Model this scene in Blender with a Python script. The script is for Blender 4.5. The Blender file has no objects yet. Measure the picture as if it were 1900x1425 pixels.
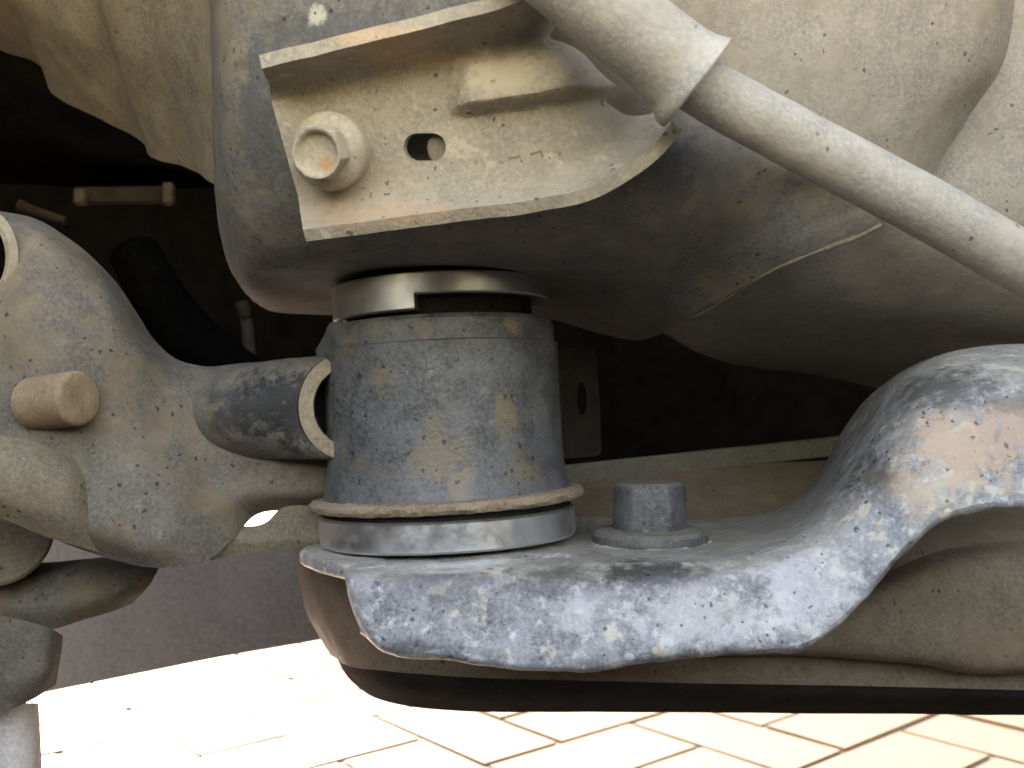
import bpy, bmesh, math, random
from mathutils import Vector, Matrix, noise as mn
R = math.radians
sc = bpy.context.scene
col = sc.collection
rnd = random.Random(7)

# ---------------------------------------------------------------- camera
F = 1800.0                      # focal length in photo pixels (1900 wide)
PITCH = R(2.0)                  # tilted up a little
cam_d = bpy.data.cameras.new('camera')
cam = bpy.data.objects.new('camera', cam_d); col.objects.link(cam)
cam_d.sensor_width = 36.0
cam_d.lens = 36.0 * F / 1900.0
cam_d.clip_start = 0.01; cam_d.clip_end = 500.0
cam.location = (0, 0, 0)
cam.rotation_euler = (R(90) + PITCH, 0, 0)
cam_d.dof.use_dof = True
cam_d.dof.focus_distance = 0.262
cam_d.dof.aperture_fstop = 24.0
sc.camera = cam
sc.render.resolution_x = 1024; sc.render.resolution_y = 768

# ---------------------------------------------------------------- world, sun, exposure
SUN_EL, SUN_AZ = 27.0, -24.0    # azimuth from +Y towards +X
world = bpy.data.worlds.new('World'); sc.world = world
world.use_nodes = True
wn = world.node_tree
for n in list(wn.nodes): wn.nodes.remove(n)
sky = wn.nodes.new('ShaderNodeTexSky'); sky.sky_type = 'NISHITA'; sky.sun_disc = False
sky.sun_elevation = R(SUN_EL); sky.sun_rotation = R(SUN_AZ)
sky.air_density = 2.0; sky.dust_density = 0.6; sky.ozone_density = 0.0
bg = wn.nodes.new('ShaderNodeBackground'); bg.inputs['Strength'].default_value = 0.15
wo = wn.nodes.new('ShaderNodeOutputWorld')
wn.links.new(sky.outputs[0], bg.inputs[0]); wn.links.new(bg.outputs[0], wo.inputs[0])
toward = Vector((math.sin(R(SUN_AZ))*math.cos(R(SUN_EL)), math.cos(R(SUN_AZ))*math.cos(R(SUN_EL)), math.sin(R(SUN_EL))))
sun_d = bpy.data.lights.new('sun', 'SUN'); sun_d.energy = 2.0; sun_d.angle = R(0.5); sun_d.color = (1.0, 0.93, 0.82)
sun = bpy.data.objects.new('sun', sun_d); col.objects.link(sun)
sun.rotation_euler = (-toward).to_track_quat('-Z', 'Y').to_euler()
sun.location = toward * 5
vs = sc.view_settings
vs.view_transform = 'Standard'; vs.look = 'None'; vs.gamma = 1.0; vs.use_curve_mapping = False
vs.exposure = 3.25
vs.use_white_balance = True; vs.white_balance_temperature = 7550; vs.white_balance_tint = 29

# ---------------------------------------------------------------- helpers
CP, SP = math.cos(PITCH), math.sin(PITCH)
def P(px, py, D):
    """world point on the plane y = D seen at photo pixel (px, py)"""
    u = (px - 950.0) / F; v = -(py - 712.5) / F
    d = Vector((u, CP - v*SP, SP + v*CP))
    return d * (D / d.y)

def tag(o, label=None, cat=None, group=None, kind=None):
    if label: o['label'] = label
    if cat: o['category'] = cat
    if group: o['group'] = group
    if kind: o['kind'] = kind
    return o

def thing(name, label, cat, loc, group=None):
    o = bpy.data.objects.new(name, None); col.objects.link(o)
    o.location = loc; o.empty_display_size = 0.01
    return tag(o, label, cat, group)

def wloc(o):
    v = Vector(o.location)
    while o.parent: o = o.parent; v += Vector(o.location)
    return v

def link(name, verts, faces, mat, parent=None, sharp=35, bevel=0, smooth=True, seg=2):
    """one mesh object from world-space vertices"""
    verts = [Vector(v) for v in verts]
    if parent: base = wloc(parent); loc = Vector((0, 0, 0))
    else:
        base = sum(verts, Vector()) / len(verts); loc = base
    me = bpy.data.meshes.new(name)
    me.from_pydata([v - base for v in verts], [], faces)
    bm = bmesh.new(); bm.from_mesh(me)
    bmesh.ops.recalc_face_normals(bm, faces=bm.faces)
    bm.to_mesh(me); bm.free()
    if smooth:
        me.shade_smooth(); me.set_sharp_from_angle(angle=R(sharp))
    me.materials.append(mat)
    o = bpy.data.objects.new(name, me); col.objects.link(o)
    o.location = loc
    if parent: o.parent = parent
    if bevel:
        b = o.modifiers.new('bevel', 'BEVEL'); b.width = bevel; b.segments = seg
        b.limit_method = 'ANGLE'; b.angle_limit = R(40); b.harden_normals = False
    return o

def cr(p, t):
    n = len(p) - 1
    x = t * n; i = min(int(x), n - 1); f = x - i
    p0 = p[max(i-1, 0)]; p1 = p[i]; p2 = p[i+1]; p3 = p[min(i+2, n)]
    if i == 0: p0 = p1*2 - p2
    if i + 2 > n: p3 = p2*2 - p1
    return 0.5*((p1*2) + (p2-p0)*f + (p0*2 - p1*5 + p2*4 - p3)*f*f + (p1*3 - p0 - p2*3 + p3)*f*f*f)

def knots(seqs):
    """chord-based knots shared by several point sequences"""
    n = len(seqs[0]); t = [0.0]
    for k in range(1, n):
        d = sum((q[k]-q[k-1]).length for q in seqs)/len(seqs)
        t.append(t[-1] + max(d, 1e-6)**0.8)
    return [x/t[-1] for x in t]

def crn(p, kn, t):
    """non-uniform Catmull-Rom"""
    n = len(p) - 1
    i = 0
    while i < n-1 and t > kn[i+1]: i += 1
    h = kn[i+1]-kn[i]; f = (t-kn[i])/h
    def tan(k):
        if k == 0: return (p[1]-p[0])/(kn[1]-kn[0])
        if k == n: return (p[n]-p[n-1])/(kn[n]-kn[n-1])
        a, b = kn[k]-kn[k-1], kn[k+1]-kn[k]
        return ((p[k]-p[k-1])/a*b + (p[k+1]-p[k])/b*a)/(a+b)
    f2, f3 = f*f, f*f*f
    return p[i]*(2*f3-3*f2+1) + tan(i)*(h*(f3-2*f2+f)) + p[i+1]*(3*f2-2*f3) + tan(i+1)*(h*(f3-f2))

def surf(rows, nu, nv):
    rows = [[Vector(c) for c in r] for r in rows]
    kn = knots(rows)
    cols = [[crn(r, kn, j/(nu-1)) for j in range(nu)] for r in rows]
    kv = knots([[rows[k][j] for k in range(len(rows))] for j in range(len(rows[0]))])
    out = [[None]*nu for _ in range(nv)]
    for j in range(nu):
        cpts = [cols[k][j] for k in range(len(rows))]
        for i in range(nv): out[i][j] = crn(cpts, kv, i/(nv-1))
    return out

def gnormals(g):
    nv, nu = len(g), len(g[0]); N = []
    for i in range(nv):
        r = []
        for j in range(nu):
            a = g[i][min(j+1, nu-1)] - g[i][max(j-1, 0)]
            b = g[min(i+1, nv-1)][j] - g[max(i-1, 0)][j]
            n = a.cross(b)
            n = n.normalized() if n.length > 1e-12 else Vector((0, -1, 0))
            r.append(n)
        N.append(r)
    s = sum(N[i][j].dot(g[i][j]) for i in range(nv) for j in range(nu))
    if s > 0: N = [[-n for n in r] for r in N]
    return N     # towards the camera side

def patch(name, rows, nu, nv, mat, parent=None, thick=0.003, disp=None, rough=0.0, rs=60.0, bevel=0.0005, pix=True, sharp=40, seed=0.0):
    if pix: rows = [[P(*c) for c in r] for r in rows]
    g = surf(rows, nu, nv)
    N = gnormals(g)
    if disp or rough:
        for i in range(nv):
            for j in range(nu):
                d = 0.0
                if disp: d += disp(g[i][j], j/(nu-1), i/(nv-1))
                if rough:
                    q = g[i][j]*rs + Vector((seed, seed*2, 0))
                    d += rough*(mn.noise(q) + 0.5*mn.noise(q*2.3))
                g[i][j] = g[i][j] + N[i][j]*d
        N = gnormals(g)
    V = [v for r in g for v in r] + [g[i][j] - N[i][j]*thick for i in range(nv) for j in range(nu)]
    n = nu*nv; Fc = []
    for i in range(nv-1):
        for j in range(nu-1):
            a = i*nu + j
            Fc.append((a, a+1, a+nu+1, a+nu)); Fc.append((n+a, n+a+nu, n+a+nu+1, n+a+1))
    for j in range(nu-1):
        Fc.append((j, n+j, n+j+1, j+1)); k = (nv-1)*nu + j
        Fc.append((k, k+1, n+k+1, n+k))
    for i in range(nv-1):
        a = i*nu; Fc.append((a, a+nu, n+a+nu, n+a)); b = i*nu + nu-1
        Fc.append((b, n+b, n+b+nu, b+nu))
    return link(name, V, Fc, mat, parent, sharp=sharp, bevel=bevel)

def frame_from(axis):
    a = Vector(axis).normalized()
    h = Vector((1, 0, 0)) if abs(a.x) < 0.9 else Vector((0, 1, 0))
    y = a.cross(h).normalized(); x = y.cross(a).normalized()
    return x, y, a

def lathe(name, prof, center, axis, mat, parent=None, seg=96, bevel=0, sharp=30, rfun=None, closed=False):
    """profile of (radius, height) turned about axis; closed = last joins first"""
    x, y, a = frame_from(axis); c = Vector(center)
    V = []; Fc = []; m = len(prof)
    for k in range(seg):
        th = 2*math.pi*k/seg
        e = x*math.cos(th) + y*math.sin(th)
        for i, (r, h) in enumerate(prof):
            rr, hh = (r, h) if not rfun else rfun(r, h, th, i)
            V.append(c + e*rr + a*hh)
    for k in range(seg):
        k2 = (k+1) % seg
        for i in range(m if closed else m-1):
            i2 = (i+1) % m
            Fc.append((k*m+i, k2*m+i, k2*m+i2, k*m+i2))
    if not closed:
        Fc.append(tuple(k*m for k in range(seg))); Fc.append(tuple(k*m+m-1 for k in reversed(range(seg))))
    return link(name, V, Fc, mat, parent, sharp=sharp, bevel=bevel)

def tube(name, pts, radii, mat, parent=None, seg=40, n=60, rough=0.0, caps=True, rs=120, sharp=40):
    pts = [Vector(p) for p in pts]
    rad = [Vector((r, 0, 0)) for r in radii]
    C = [cr(pts, i/(n-1)) for i in range(n)]; Rr = [cr(rad, i/(n-1)).x for i in range(n)]
    V = []; Fc = []
    ref = Vector((0, -1, 0.2))
    for i in range(n):
        t = (C[min(i+1, n-1)] - C[max(i-1, 0)]).normalized()
        a = t.cross(ref).normalized(); b = a.cross(t).normalized()
        for k in range(seg):
            th = 2*math.pi*k/seg
            p = C[i] + (a*math.cos(th) + b*math.sin(th))*Rr[i]
            if rough: p += (p - C[i]).normalized()*rough*mn.noise(p*rs)
            V.append(p)
    for i in range(n-1):
        for k in range(seg):
            k2 = (k+1) % seg
            Fc.append((i*seg+k, i*seg+k2, (i+1)*seg+k2, (i+1)*seg+k))
    if caps:
        Fc.append(tuple(reversed(range(seg)))); Fc.append(tuple((n-1)*seg+k for k in range(seg)))
    return link(name, V, Fc, mat, parent, sharp=sharp)

def prism(name, front, back, mat, parent=None, bevel=0.0004, sharp=30):
    n = len(front)
    Fc = [tuple(range(n)), tuple(reversed(range(n, 2*n)))]
    for i in range(n):
        j = (i+1) % n; Fc.append((i, n+i, n+j, j))
    return link(name, list(front)+list(back), Fc, mat, parent, bevel=bevel, sharp=sharp)

def plate(name, outline, D, thick, mat, parent=None, bevel=0.0004):
    """flat plate: outline of photo pixels at depth D (a number or a function of px, py), thickness away from camera"""
    fr = [P(x, y, D(x, y) if callable(D) else D) for x, y in outline]
    return prism(name, fr, [v + Vector((0, thick, 0)) for v in fr], mat, parent, bevel)

def bar(name, p, q, w, h, mat, parent=None, bevel=0.0004):
    """rectangular bar between two world points, w across, h up"""
    p, q = Vector(p), Vector(q); t = (q-p).normalized()
    s = t.cross(Vector((0, 0, 1))).normalized(); u = s.cross(t).normalized()
    fr = [p + s*(a*w/2) + u*(b*h/2) for a, b in ((-1, -1), (1, -1), (1, 1), (-1, 1))]
    return prism(name, fr, [v + (q-p) for v in fr], mat, parent, bevel)

def cut(o, cutter, op='DIFFERENCE'):
    """carve cutter out of o and bake the result"""
    mods = [(m.width, m.segments) for m in o.modifiers if m.type == 'BEVEL']
    for m in list(o.modifiers): o.modifiers.remove(m)
    b = o.modifiers.new('cut', 'BOOLEAN'); b.operation = op; b.object = cutter; b.solver = 'EXACT'
    bpy.context.view_layer.update()
    dg = bpy.context.evaluated_depsgraph_get()
    me = bpy.data.meshes.new_from_object(o.evaluated_get(dg))
    o.modifiers.clear(); o.data = me
    me.shade_smooth(); me.set_sharp_from_angle(angle=R(38))
    bpy.data.objects.remove(cutter, do_unlink=True)

# ---------------------------------------------------------------- materials
MATS = {}
def dirty(name, base, base2, dust=None, dust_amt=0.3, top=0.0, rust=None, rust_amt=0.0, speck=0.3, chip=0.0, chip_col=(0.6, 0.62, 0.64),
          rough=0.6, metal=0.0, bump=0.25, s=1.0, spec=0.4, seed=0.0, grain=1.0, spots=(), base_at=(0, 0, 0), dabs=0.0, dab_col=(0.42, 0.36, 0.25)):
    m = bpy.data.materials.new(name); m.use_nodes = True
    nt = m.node_tree; ns = nt.nodes; L = nt.links
    b = ns['Principled BSDF']
    tc = ns.new('ShaderNodeTexCoord'); mp = ns.new('ShaderNodeMapping')
    mp.inputs['Location'].default_value = (seed, seed*1.7, seed*0.3)
    L.new(tc.outputs['Object'], mp.inputs['Vector'])
    def noise(scale, det=6.0, ro=0.6, dist=0.0):
        n = ns.new('ShaderNodeTexNoise'); n.inputs['Scale'].default_value = scale*s
        n.inputs['Detail'].default_value = det; n.inputs['Roughness'].default_value = ro
        n.inputs['Distortion'].default_value = dist
        L.new(mp.outputs[0], n.inputs['Vector']); return n.outputs['Fac']
    def ramp(x, a, c):
        r = ns.new('ShaderNodeMapRange'); r.interpolation_type = 'SMOOTHSTEP'
        r.inputs['From Min'].default_value = a; r.inputs['From Max'].default_value = c
        L.new(x, r.inputs['Value']); return r.outputs['Result']
    def math_(op, a, c):
        r = ns.new('ShaderNodeMath'); r.operation = op; r.use_clamp = op in ('ADD', 'MULTIPLY')
        for i, v in enumerate((a, c)):
            if isinstance(v, (int, float)): r.inputs[i].default_value = v
            else: L.new(v, r.inputs[i])
        return r.outputs[0]
    def mix(f, a, c):
        r = ns.new('ShaderNodeMix'); r.data_type = 'RGBA'
        if isinstance(f, (int, float)): r.inputs[0].default_value = f
        else: L.new(f, r.inputs[0])
        for i, v in ((6, a), (7, c)):
            if isinstance(v, tuple): r.inputs[i].default_value = (*v, 1)
            else: L.new(v, r.inputs[i])
        return r.outputs[2]
    c = mix(ramp(noise(95, 8, 0.65, 0.4), 0.36, 0.64), base, base2)
    fine = noise(900, 5, 0.7)
    c = mix(math_('MULTIPLY', ramp(fine, 0.38, 0.68), 0.5*grain), c, tuple(min(1, k*1.55+(0.01 if k > 0.03 else 0.0)) for k in base2))
    rr = None
    if rust and rust_amt:
        f = ramp(math_('ADD', math_('MULTIPLY', noise(48, 7, 0.7, 0.6), 0.8), math_('MULTIPLY', noise(330, 4, 0.6), 0.2)), 0.66-0.3*rust_amt, 0.74-0.3*rust_amt)
        c = mix(math_('MULTIPLY', f, 0.9), c, mix(ramp(noise(260, 5, 0.7), 0.3, 0.7), rust, tuple(k*0.55 for k in rust)))
    if chip:
        f = ramp(noise(330, 5, 0.65, 0.2), 0.68-0.25*chip, 0.86-0.25*chip)
        c = mix(math_('MULTIPLY', f, 0.75), c, chip_col)
    if dust:
        f = ramp(noise(44, 9, 0.66, 0.35), 0.66-0.34*dust_amt, 0.80-0.34*dust_amt)
        if top:
            g = ns.new('ShaderNodeNewGeometry'); sx = ns.new('ShaderNodeSeparateXYZ'); L.new(g.outputs['Normal'], sx.inputs[0])
            tz = ramp(sx.outputs['Z'], 0.35, 0.95)
            f = math_('ADD', f, math_('MULTIPLY', tz, top))
        f = math_('MULTIPLY', f, math_('ADD', math_('MULTIPLY', noise(420, 4, 0.6), 0.5), 0.62))
        c = mix(f, c, mix(ramp(noise(150, 5, 0.6), 0.35, 0.7), dust, tuple(k*0.72 for k in dust)))
    if dabs:      # small dried splashes of mud
        f = ramp(noise(190, 3, 0.55, 0.2), 0.66-0.14*dabs, 0.74-0.14*dabs)
        c = mix(math_('MULTIPLY', f, 0.7), c, dab_col)
    spot_noise = noise(240, 7, 0.72) if spots else None
    for (px, py, D, rx, rz, colr, amt) in spots:     # stains, worn patches, painted highlights and shade, each where it sits on the thing
        q = P(px, py, D) - Vector(base_at)
        sb_ = ns.new('ShaderNodeVectorMath'); sb_.operation = 'SUBTRACT'; L.new(tc.outputs['Object'], sb_.inputs[0]); sb_.inputs[1].default_value = q
        ml = ns.new('ShaderNodeVectorMath'); ml.operation = 'MULTIPLY'; L.new(sb_.outputs[0], ml.inputs[0]); ml.inputs[1].default_value = (1/rx, 0.6/max(rx, rz), 1/rz)
        ln = ns.new('ShaderNodeVectorMath'); ln.operation = 'LENGTH'; L.new(ml.outputs[0], ln.inputs[0])
        nn = ns.new('ShaderNodeMath'); nn.operation = 'MULTIPLY_ADD'; L.new(spot_noise, nn.inputs[0]); nn.inputs[1].default_value = 4.0; nn.inputs[2].default_value = -2.0
        sm = ns.new('ShaderNodeMath'); sm.operation = 'ADD'; L.new(ln.outputs['Value'], sm.inputs[0]); L.new(nn.outputs[0], sm.inputs[1])
        f = ramp(sm.outputs[0], 1.35, 0.45)
        c = mix(math_('MULTIPLY', f, amt), c, colr)
    if speck:
        v = ns.new('ShaderNodeTexVoronoi'); v.inputs['Scale'].default_value = 520*s; v.inputs['Randomness'].default_value = 1
        wn_ = ns.new('ShaderNodeTexNoise'); wn_.inputs['Scale'].default_value = 700*s; wn_.inputs['Detail'].default_value = 3
        L.new(mp.outputs[0], wn_.inputs['Vector'])
        wa = ns.new('ShaderNodeVectorMath'); wa.operation = 'MULTIPLY_ADD'; L.new(wn_.outputs['Color'], wa.inputs[0]); wa.inputs[1].default_value = (0.0022/s,)*3
        L.new(mp.outputs[0], wa.inputs[2]); L.new(wa.outputs[0], v.inputs['Vector'])
        sp = ns.new('ShaderNodeSeparateColor'); L.new(v.outputs['Color'], sp.inputs[0])
        pw = ns.new('ShaderNodeMath'); pw.operation = 'POWER'; L.new(sp.outputs[0], pw.inputs[0]); pw.inputs[1].default_value = 5.5 - 3.0*speck
        rad = ns.new('ShaderNodeMath'); rad.operation = 'MULTIPLY_ADD'; L.new(pw.outputs[0], rad.inputs[0]); rad.inputs[1].default_value = 0.42; rad.inputs[2].default_value = -0.06
        dj = ns.new('ShaderNodeMath'); dj.operation = 'SUBTRACT'; L.new(rad.outputs[0], dj.inputs[0]); L.new(v.outputs['Distance'], dj.inputs[1])
        f = math_('MULTIPLY', ramp(dj.outputs[0], -0.04, 0.08), ramp(noise(60, 3, 0.6), 0.5-0.2*speck, 0.62-0.2*speck))
        c = mix(math_('MULTIPLY', f, 0.8), c, tuple(k*0.22 for k in base))
    L.new(c, b.inputs['Base Color'])
    b.inputs['Metallic'].default_value = metal
    b.inputs['Specular IOR Level'].default_value = spec
    rn = ns.new('ShaderNodeMapRange'); rn.inputs['To Min'].default_value = rough-0.12; rn.inputs['To Max'].default_value = min(1, rough+0.15)
    L.new(noise(140, 5, 0.6), rn.inputs['Value']); L.new(rn.outputs[0], b.inputs['Roughness'])
    if bump:
        h = math_('ADD', math_('MULTIPLY', noise(700, 6, 0.65), 0.6), math_('MULTIPLY', noise(170, 4, 0.6), 0.4))
        bp = ns.new('ShaderNodeBump'); bp.inputs['Strength'].default_value = min(1, bump*1.5); bp.inputs['Distance'].default_value = 0.0013
        L.new(h, bp.inputs['Height']); L.new(bp.outputs[0], b.inputs['Normal'])
    MATS[name] = m
    return m

TAN = (0.34, 0.285, 0.205)
DKB = (0.02, 0.021, 0.023); HILITE = (0.48, 0.49, 0.51); RST = (0.42, 0.30, 0.20); TANS = (0.18, 0.142, 0.09)
M_rail = dirty('dusty_frame_paint', (0.085, 0.085, 0.084), (0.135, 0.124, 0.104), (0.19, 0.16, 0.114), 0.62, 0.0, speck=0.5, spec=0.18, rough=0.62, bump=0.22,
   base_at=P(830, 540, 0.31), spots=[(475, 230, .238, .006, .016, (.058, .062, .068), .55), (620, 60, .228, .02, .006, (.058, .062, .068), .5), (500, 120, .232, .008, .01, (.065, .068, .074), .4), (590, 28, .228, .002, .002, (.4, .38, .33), .9), (1330, 290, .23, .012, .008, (.075, .077, .08), .4), (1250, 330, .229, .006, .012, (.07, .072, .075), .4), (460, 440, .25, .008, .008, (.22, .205, .18), .5)])
M_flare = dirty('brown_dusty_paint', (0.10, 0.087, 0.062), (0.145, 0.122, 0.083), (0.19, 0.156, 0.103), 0.5, speck=0.15, spec=0.1, rough=0.65, bump=0.2, seed=3)
M_dome = dirty('pale_dusty_paint', (0.195, 0.182, 0.16), (0.25, 0.229, 0.196), (0.305, 0.274, 0.222), 0.6, speck=0.35, spec=0.2, rough=0.65, bump=0.25, seed=5)
M_brk = dirty('mud_coated_bracket', (0.225, 0.195, 0.148), (0.28, 0.24, 0.18), (0.35, 0.30, 0.225), 0.7, rust=(0.33, 0.21, 0.125), rust_amt=0.25, speck=0.35, rough=0.75, bump=0.45, seed=8, dabs=0.4, dab_col=(0.45, 0.39, 0.29),
   base_at=P(800, 430, 0.22), spots=[(700, 395, .219, .02, .003, (.48, .30, .19), .5), (640, 330, .219, .016, .006, (.42, .31, .21), .4), (960, 130, .212, .015, .005, (.55, .46, .3), .5), (720, 70, .206, .02, .002, (.52, .33, .18), .5), (1150, 150, .21, .012, .02, (.22, .2, .15), .55)])  # last spot paints the contact shade beside the tube
M_tube = dirty('dusty_brace_tube', (0.24, 0.226, 0.20), (0.30, 0.278, 0.24), (0.38, 0.345, 0.28), 0.6, speck=0.12, rough=0.6, bump=0.25, seed=11)
M_arm = dirty('grey_dusty_casting', (0.078, 0.071, 0.061), (0.124, 0.108, 0.087), (0.175, 0.136, 0.089), 0.55, rust=(0.30, 0.21, 0.13), rust_amt=0.12, speck=0.75, spec=0.15, rough=0.65, bump=0.3, seed=14, dabs=0.15, dab_col=(0.17, 0.155, 0.13))
M_armlow = dirty('brown_dusty_casting', (0.115, 0.095, 0.068), (0.155, 0.126, 0.088), (0.21, 0.165, 0.105), 0.5, speck=0.4, spec=0.12, rough=0.7, bump=0.3, seed=15)
M_worn = dirty('worn_neck_paint', (0.078, 0.073, 0.066), (0.12, 0.107, 0.088), (0.17, 0.134, 0.09), 0.5, speck=0.3, rough=0.5, bump=0.3, spec=0.25, seed=17,
   base_at=P(834, 940, 0.31), spots=[(500, 745, .286, .014, .009, (.012, .0125, .014), .95), (430, 775, .288, .009, .006, (.03, .031, .034), .7), (540, 780, .286, .006, .012, (.016, .0165, .018), .85), (400, 735, .29, .006, .004, (.05, .05, .052), .6)])
M_edge = dirty('bare_tan_edge', (0.20, 0.165, 0.115), (0.26, 0.215, 0.15), (0.31, 0.255, 0.18), 0.5, speck=0.1, rough=0.8, bump=0.6, seed=19)
M_sleeve = dirty('blue_grey_sleeve', (0.04, 0.041, 0.044), (0.098, 0.10, 0.105), (0.15, 0.122, 0.086), 0.34, rust=(0.19, 0.14, 0.08), rust_amt=0.10, speck=0.95, chip=0.22, chip_col=(0.22, 0.225, 0.23), rough=0.42, bump=0.28, spec=0.5, seed=21, dabs=0.15, dab_col=(0.2, 0.17, 0.12),
   base_at=P(834, 940, 0.31), spots=[(938, 775, .275, .0034, .0085, TANS, .75), (815, 850, .272, .009, .007, (.18, .14, .085), .65), (852, 905, .272, .003, .006, TANS, .7), (715, 705, .278, .004, .004, TANS, .55), (700, 610, .278, .005, .003, (.17, .14, .095), .5), (780, 610, .275, .004, .003, (.17, .14, .095), .5), (975, 880, .28, .006, .003, TANS, .5), (960, 600, .28, .003, .004, (.26, .2, .13), .6)])
M_tab = dirty('dark_rusty_tab', (0.014, 0.012, 0.01), (0.024, 0.02, 0.016), (0.038, 0.028, 0.02), 0.4, rust=(0.11, 0.068, 0.04), rust_amt=0.2, speck=0.3, spec=0.1, rough=0.7, bump=0.3, seed=23)
M_flange = dirty('rusty_flange_edge', (0.20, 0.148, 0.10), (0.27, 0.205, 0.145), (0.33, 0.265, 0.185), 0.5, rust=(0.17, 0.10, 0.065), rust_amt=0.3, speck=0.2, rough=0.85, bump=0.8, seed=25)
M_low = dirty('chipped_blue_grey_steel', (0.085, 0.09, 0.1), (0.235, 0.243, 0.256), (0.40, 0.36, 0.285), 0.30, top=0.6, rust=(0.36, 0.24, 0.14), rust_amt=0.05, speck=0.85, chip=0.62, chip_col=(0.52, 0.53, 0.55), rough=0.40, bump=0.32, spec=0.6, seed=27, dabs=0.6, dab_col=(0.5, 0.455, 0.35),
   base_at=P(1000, 1230, 0.25), spots=[(1215, 1070, .247, .012, .0035, DKB, .8), (1040, 1090, .247, .013, .004, DKB, .55), (1075, 1140, .245, .006, .006, HILITE, .6), (830, 1085, .249, .016, .005, (.06, .063, .07), .5),
     (1790, 830, .249, .012, .010, RST, .85), (1885, 800, .25, .009, .009, (.38, .275, .2), .85), (1690, 900, .248, .007, .007, RST, .6), (1735, 715, .262, .016, .006, (.045, .047, .05), .75), (1620, 850, .256, .004, .011, (.04, .042, .045), .6),
     (1880, 745, .255, .01, .003, (.12, .1, .08), .6), (1300, 1150, .244, .02, .007, (.5, .505, .51), .55), (1500, 1100, .244, .012, .01, (.5, .51, .53), .55), (770, 1200, .248, .006, .002, DKB, .6)])  # the pale grey spots are painted highlights on the front face
M_bolt = dirty('speckled_bolt_steel', (0.035, 0.036, 0.039), (0.085, 0.087, 0.091), (0.24, 0.22, 0.175), 0.28, top=0.65, speck=1.0, chip=0.15, rough=0.5, bump=0.25, spec=0.5, seed=29)
M_ibolt = dirty('mud_coated_bolt', (0.26, 0.222, 0.162), (0.32, 0.274, 0.2), (0.38, 0.325, 0.24), 0.5, rust=(0.42, 0.24, 0.10), rust_amt=0.2, speck=0.1, rough=0.75, bump=0.35, seed=31, base_at=P(612, 281, 0.2195), spots=[(596, 302, .211, .0022, .0015, (.42, .2, .07), .8), (575, 215, .217, .005, .002, (.4, .27, .12), .5)])
M_stud = dirty('tan_coated_stud', (0.15, 0.10, 0.058), (0.20, 0.137, 0.082), (0.24, 0.172, 0.105), 0.5, speck=0.0, rough=0.75, bump=0.3, seed=33)
M_pan = dirty('brown_dusty_pan', (0.12, 0.093, 0.065), (0.16, 0.124, 0.085), (0.20, 0.155, 0.10), 0.5, speck=0.3, spec=0.2, rough=0.6, bump=0.2, seed=35)
M_panrim = dirty('olive_dust_rim', (0.10, 0.095, 0.07), (0.13, 0.12, 0.09), (0.16, 0.15, 0.11), 0.4, speck=0.1, rough=0.8, bump=0.4, seed=36)
M_pandk = dirty('dark_shade_coat', (0.016, 0.014, 0.012), (0.024, 0.021, 0.018), (0.045, 0.038, 0.03), 0.25, speck=0.1, spec=0.05, rough=0.8, bump=0.12, seed=37)  # dark for the under-edge's painted shade, also rubber core and rod
M_black = dirty('black_rubber', (0.009, 0.009, 0.009), (0.014, 0.013, 0.012), None, 0, speck=0.0, rough=0.8, bump=0.15, spec=0.15, seed=39)
M_void = dirty('gap_shade_black', (0.0012, 0.0011, 0.001), (0.0022, 0.002, 0.0018), None, 0, speck=0.0, rough=1.0, bump=0.3, s=0.4, spec=0.0, seed=41)  # near-black colour puts the deep shade of the gaps into the surface
M_dim = dirty('dim_grey_panel', (0.07, 0.065, 0.068), (0.085, 0.08, 0.08), None, 0, speck=0.0, rough=0.8, bump=0.1, s=0.3, seed=43)
M_amber = dirty('amber_dirty_metal', (0.012, 0.008, 0.005), (0.02, 0.014, 0.008), None, 0, speck=0.0, spec=0.03, rough=0.8, bump=0.2, seed=45)

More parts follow.
